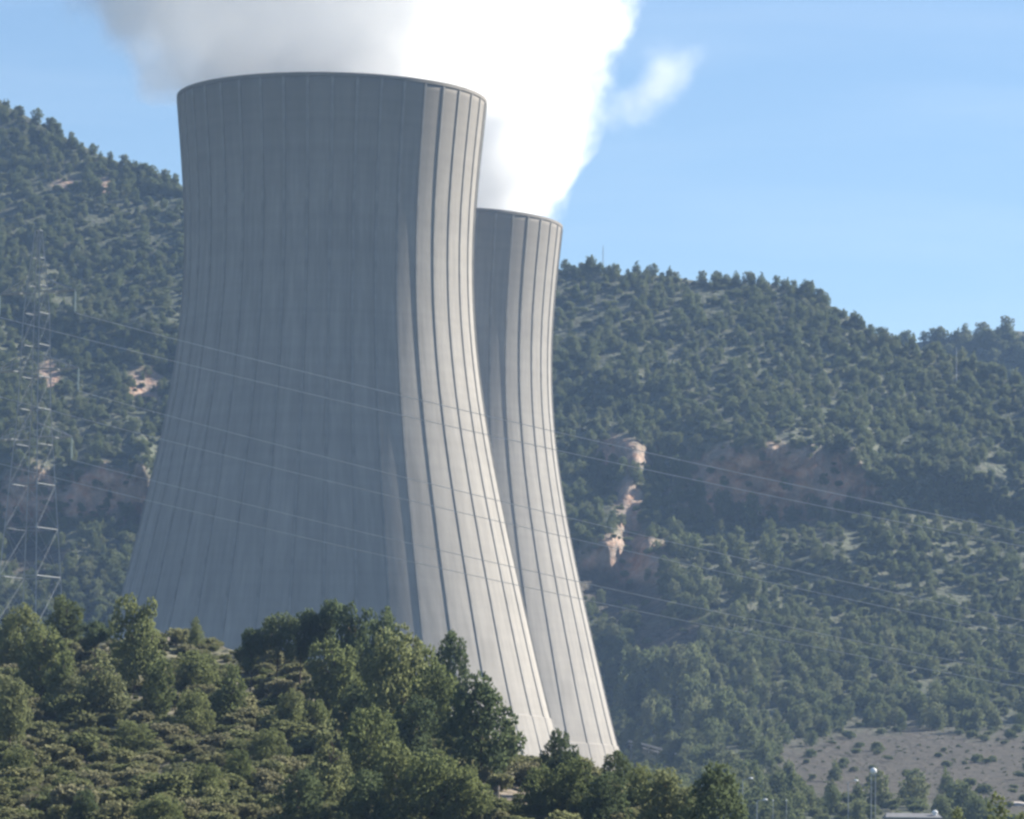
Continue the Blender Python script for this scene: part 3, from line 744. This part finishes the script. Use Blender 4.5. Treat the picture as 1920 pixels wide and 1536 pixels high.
# ------------------------------------------------------------------ pylon and power lines
def lattice_pylon(u, v_top, v_base, Y, yaw, label):
    top, bot = at(u, v_top, Y)[2], at(u, v_base, Y)[2]; H = top - bot
    t = empty('transmission_pylon', (at(u, v_base, Y)[0], Y, bot), label, 'pylon'); t.rotation_euler.z = yaw
    hw = lambda z: np.interp(z, [0, H * .55, H * .8, H], [3.4, 1.6, 1.25, .35])
    lv = [0, .13, .25, .36, .46, .55, .63, .71, .79, .86, .93, 1.0]
    c4 = ((1, 1), (1, -1), (-1, -1), (-1, 1))
    for sx, sy in c4:
        b = MB()
        for a, c in zip(lv[:-1], lv[1:]):
            b.bar((sx * hw(a * H), sy * hw(a * H), a * H), (sx * hw(c * H), sy * hw(c * H), c * H), .10)
        b.build('leg', M['galvanised'], t)
    for k in range(4):
        (ax, ay), (bx, by) = c4[k], c4[(k + 1) % 4]; b = MB()
        for a, c in zip(lv[:-1], lv[1:]):
            za, zc_ = a * H, c * H; ha, hc_ = hw(za), hw(zc_)
            b.bar((ax * ha, ay * ha, za), (bx * hc_, by * hc_, zc_), .03); b.bar((bx * ha, by * ha, za), (ax * hc_, ay * hc_, zc_), .03)
            b.bar((ax * hc_, ay * hc_, zc_), (bx * hc_, by * hc_, zc_), .06)
        tag(b.build('bracing', M['galvanised'], t), kind='stuff')
    ends = []
    for v in (548, 694, 822):
        z = at(u, v, Y)[2] - bot; h_ = hw(z); arm = 6.2 if v != 694 else 7.0
        for s in (-1, 1):
            b = MB(); tip = (s * arm, 0, z)
            for sy in (-1, 1):
                b.bar((s * h_, sy * h_, z), tip, .10); b.bar((s * h_, sy * h_, z + 1.9), tip, .08)
            for q in (.35, .68):
                x = s * (h_ + (arm - h_) * q); w_ = h_ * (1 - q)
                b.bar((x, -w_, z), (x, w_, z), .07); b.bar((x, w_, z), (x, w_ * .6, z + 1.9 * (1 - q)), .07); b.bar((x, -w_, z), (x, -w_ * .6, z + 1.9 * (1 - q)), .07)
            a_ = b.build('crossarm', M['galvanised'], t)
            i_ = MB()
            for q in range(9): i_.bar((s * arm, 0, z - .25 - q * .3), (s * arm, 0, z - .45 - q * .3), .16, .10, 8)
            i_.bar((s * arm, 0, z), (s * arm, 0, z - 3.1), .05); i_.build('insulator', M['insulator'], t)
            ends.append(Matrix.Rotation(yaw, 3, 'Z') @ Vector((s * arm, 0, z - 3.1)) + t.location)
    return t, ends
PYL, ends = lattice_pylon(54, 432, 1180, 610.0, R(-28), 'grey lattice pylon standing before the mountain at the left picture edge')
lvl = ['upper', 'upper', 'middle', 'middle', 'lower', 'lower']
for k, e in enumerate(ends):
    far = Vector(at(2420 + (k % 2) * 120, [1118, 1290, 1380][k // 2], 520.0 - 30 * (k % 2)))
    b = MB(); pts = []
    for q in np.linspace(0, 1, 41):
        p = e.lerp(far, q); p.z -= 4 * 1.6 * q * (1 - q); pts.append(p)
    for dx in (-.2, .2):
        for a, c in zip(pts[:-1], pts[1:]): b.bar(a + Vector((0, dx, 0)), c + Vector((0, dx, 0)), .021)
    side = 'left' if k % 2 == 0 else 'right'
    tag(b.build('power_line', M['wire']), 'thin twin power line sloping across the towers from the %s %s crossarm' % (lvl[k], side), 'power line', 'power lines crossing in front of the towers')

# ------------------------------------------------------------------ small things: masts, lamps, road, building, rocks, post
def mast(name, u, vt, vb, label, cat, rw=.12):
    y = float(mY(u, vb)); p = at(u, vb, y); h = (vb - vt) * y / FPX
    t = empty(name, p, label, cat)
    b = MB()
    for k in range(3):
        a = k * 2.094; b.bar((.25 * math.cos(a), .25 * math.sin(a), -.5), (.18 * math.cos(a), .18 * math.sin(a), h * .9), rw * .35)
    for k in range(12):
        z = h * .9 * k / 12
        for q in range(3):
            a, c = q * 2.094, (q + 1) * 2.094
            b.bar((.22 * math.cos(a), .22 * math.sin(a), z), (.22 * math.cos(c), .22 * math.sin(c), z + h * .07), .03)
    b.build('lattice', M['galvanised'], t)
    MB().bar((0, 0, h * .9), (0, 0, h), rw * .5).build('aerial', M['galvanised'], t)
mast('antenna_mast', 1130, 458, 512, 'thin antenna mast on the ridge right behind the rear tower', 'mast')
mast('radio_mast', 1793, 650, 728, 'slim pale mast on the upper right hillside', 'mast')

def lamp(u, vt, Y, label, style):
    top = at(u, vt, Y)[2]; v0 = 1600; y = Y
    base = at(u, 1560, Y)
    h = top - base[2]
    t = empty('street_lamp', base, label, 'street lamp', 'lamp posts by the road at the lower right')
    if style == 'twin':
        for s in (-1, 1): MB().bar((s * .32, 0, -1), (s * .32, 0, h - .5), .09, .07, 8).build('pole', M['galvanised'], t)
        MB().box((0, 0, h - .42), (1.0, .3, .16)).build('bracket', M['galvanised'], t)
        MB().lathe([(.12, -.3), (.42, -.1), (.5, .2), (.42, .5), (.15, .66)], 12).build('lamp_head', M['white_paint'], t, (0, 0, h), True)
    else:
        MB().bar((0, 0, -1), (0, 0, h), .10, .07, 8).build('pole', M['galvanised'], t)
        MB().bar((0, 0, h - .05), (1.0, -.2, h + .2), .05, .05, 6).build('bracket', M['galvanised'], t)
        MB().lathe([(.1, -.12), (.34, -.06), (.34, .06), (.16, .16)], 10).build('lamp_head', M['white_paint'], t, (1.2, -.25, h + .2), True)
lamp(1637, 1448, 690, 'twin poled lamp with a white globe head at the lower right', 'twin')
lamp(1392, 1462, 690, 'tall lamp post nearest the two full pines', 'arm')
lamp(1419, 1502, 680, 'shorter lamp post right of the tall one, among small trees', 'arm')
lamp(1590, 1466, 700, 'thin lamp post left of the twin poled lamp', 'arm')
for k, u in enumerate((1449, 1474)):
    p = at(u, 1570, 672.0); h = (1570 - 1503) * 672 / FPX
    t = empty('flag_pole', p, ['left', 'right'][k] + ' one of two plain white poles beside the shorter lamp post', 'pole', 'plain white poles at the lower right')
    MB().bar((0, 0, -1), (0, 0, h), .06, .045, 8).build('pole', M['galvanised'], t)
    MB().lathe([(.02, 0), (.11, .08), (.11, .16), (.02, .24)], 8).build('cap', M['white_paint'], t, (0, 0, h))

# service road with a guard rail below the rear tower
rpx = [(1150, 1394), (1200, 1404), (1250, 1418), (1300, 1438), (1345, 1458), (1390, 1478), (1430, 1500)]
rpts = [Vector(at(u, v, float(mY(u, v)))) for u, v in rpx]
V, F = [], []
for k, p in enumerate(rpts):
    V += [p + Vector((0, -1.4, .25)), p + Vector((0, 1.4, .6))]
    if k: F.append((2 * k - 2, 2 * k, 2 * k + 1, 2 * k - 1))
tag(obj('service_road', mesh('service_road', V, F, [M['road']])), kind='structure')
gr = empty('guard_rail', rpts[0], 'pale metal guard rail along the road right of the rear tower', 'guard rail')
b = MB()
for a, c in zip(rpts[:-1], rpts[1:]):
    for dz in (1.0, 1.18, 1.36): b.bar(a - rpts[0] + Vector((0, -2.5, dz)), c - rpts[0] + Vector((0, -2.5, dz)), .09)
b.build('rail', M['galvanised'], gr)
pm_ = MB().bar((0, 0, -.6), (0, 0, 1.4), .08).me('post', M['galvanised'])
for a, c in zip(rpts[:-1], rpts[1:]):
    for q in (0, .33, .66): obj('post', pm_, gr, a.lerp(c, q) - rpts[0] + Vector((0, -2.42, 0)))

# low building with pale roof at the bottom edge
bp = at(1710, 1580, 640.0)
t = empty('shed', bp, 'low shed with a pale sheet roof at the bottom edge, right of the lamps', 'building')
wv = MB(); wv.box((0, 0, 1.2), (7.2, 5, 4.4)); wv.build('wall', M['wall'], t)
roof = MB(); roof.add([(-4.0, -3, 3.3), (4.0, -3, 3.3), (4.0, 3, 3.3), (-4.0, 3, 3.3), (-4.0, -3, 3.5), (4.0, -3, 3.5), (4.0, 3, 3.5), (-4.0, 3, 3.5), (-3.6, 0, 4.15), (3.6, 0, 4.15)],
                      [(0, 3, 2, 1), (0, 1, 5, 4), (1, 2, 6, 5), (2, 3, 7, 6), (3, 0, 4, 7), (4, 5, 9, 8), (6, 7, 8, 9), (5, 6, 9), (7, 4, 8)])
roof.build('roof', M['roof'], t)
MB().lathe([(.28, 0), (.28, .5), (.42, .55), (.42, .8), (.1, 1.0)], 10).build('roof_vent', M['white_paint'], t, (3.1, -1.2, 3.6))
MB().box((-1.5, -2.52, 0.6), (1.1, .06, 2.2)).build('door', M['door'], t)
MB().box((1.4, -2.52, 1.3), (1.3, .06, 1.0)).build('window', M['door'], t)

def rock(u, v, surf, s, seed, label, flat=.55):
    y = float(surf(u, v)); p = at(u, v, y); g = random.Random(seed)
    bm = bmesh.new(); bmesh.ops.create_icosphere(bm, subdivisions=2, radius=1)
    for q in bm.verts:
        q.co *= .78 + .42 * g.random(); q.co.x *= 1.3; q.co.z *= flat
    me = bpy.data.meshes.new('rock'); bm.to_mesh(me); bm.free(); me.materials.append(M['rock'])
    o = obj('rock', me, None, p); o.scale = (s, s, s); o.rotation_euler.z = g.uniform(0, 6)
    tag(o, label, 'rock', 'pale rocks on the slopes')
rock(192, 1495, hY, .75, 1, 'larger pale rock on the lower left slope beside the stubby pine')
rock(228, 1503, hY, .6, 2, 'smaller pale rock right of the larger one on the lower left')
rock(256, 1296, hY, .3, 3, 'small white stone under the tall corner pine')
rock(275, 1436, hY, .3, 4, 'tiny pale stone left of the two round bushy pines')
rock(104, 1098, mY, 1.3, 5, 'white boulder on the mountainside above the left skyline pine')
rock(88, 1068, mY, 1.5, 6, 'pale ledge of rock at the foot of the pylon', .3)
rock(1800, 1489, mY, 2.6, 7, 'flat pale rock in the brown clearing at the right', .25)
rock(1905, 1510, mY, 1.8, 8, 'pale rock at the right edge of the brown clearing', .35)
rock(1768, 1505, mY, 1.5, 9, 'small pale rock left of the flat one in the clearing', .3)

pp = at(934, 1524, float(hY(934, 1524)))
t = empty('wooden_post', pp, 'short weathered wooden post on the slope at the bottom centre', 'post')
MB().bar((0, 0, -.3), (0, 0, 1.55), .085, .075, 8).build('post', M['wood'], t)
MB().box((-.12, 0, 1.3), (.34, .08, .42)).build('marker_board', M['bark'], t)

# ------------------------------------------------------------------ haze
hz = bpy.data.materials.new('haze'); hz.use_nodes = True
n, l = hz.node_tree.nodes, hz.node_tree.links; n.remove(n['Principled BSDF'])
v = n.new('ShaderNodeVolumePrincipled'); v.inputs['Color'].default_value = (.40, .62, 1.0, 1); v.inputs['Density'].default_value = 0.0001
v.inputs['Anisotropy'].default_value = 0.0
l.new(v.outputs[0], n['Material Output'].inputs['Volume'])
hb_ = MB(); hb_.box((0, 700, 167.5), (7400, 7400, 367)); tag(hb_.build('haze', hz), 'thin blue haze in the valley air', None, None, 'stuff')
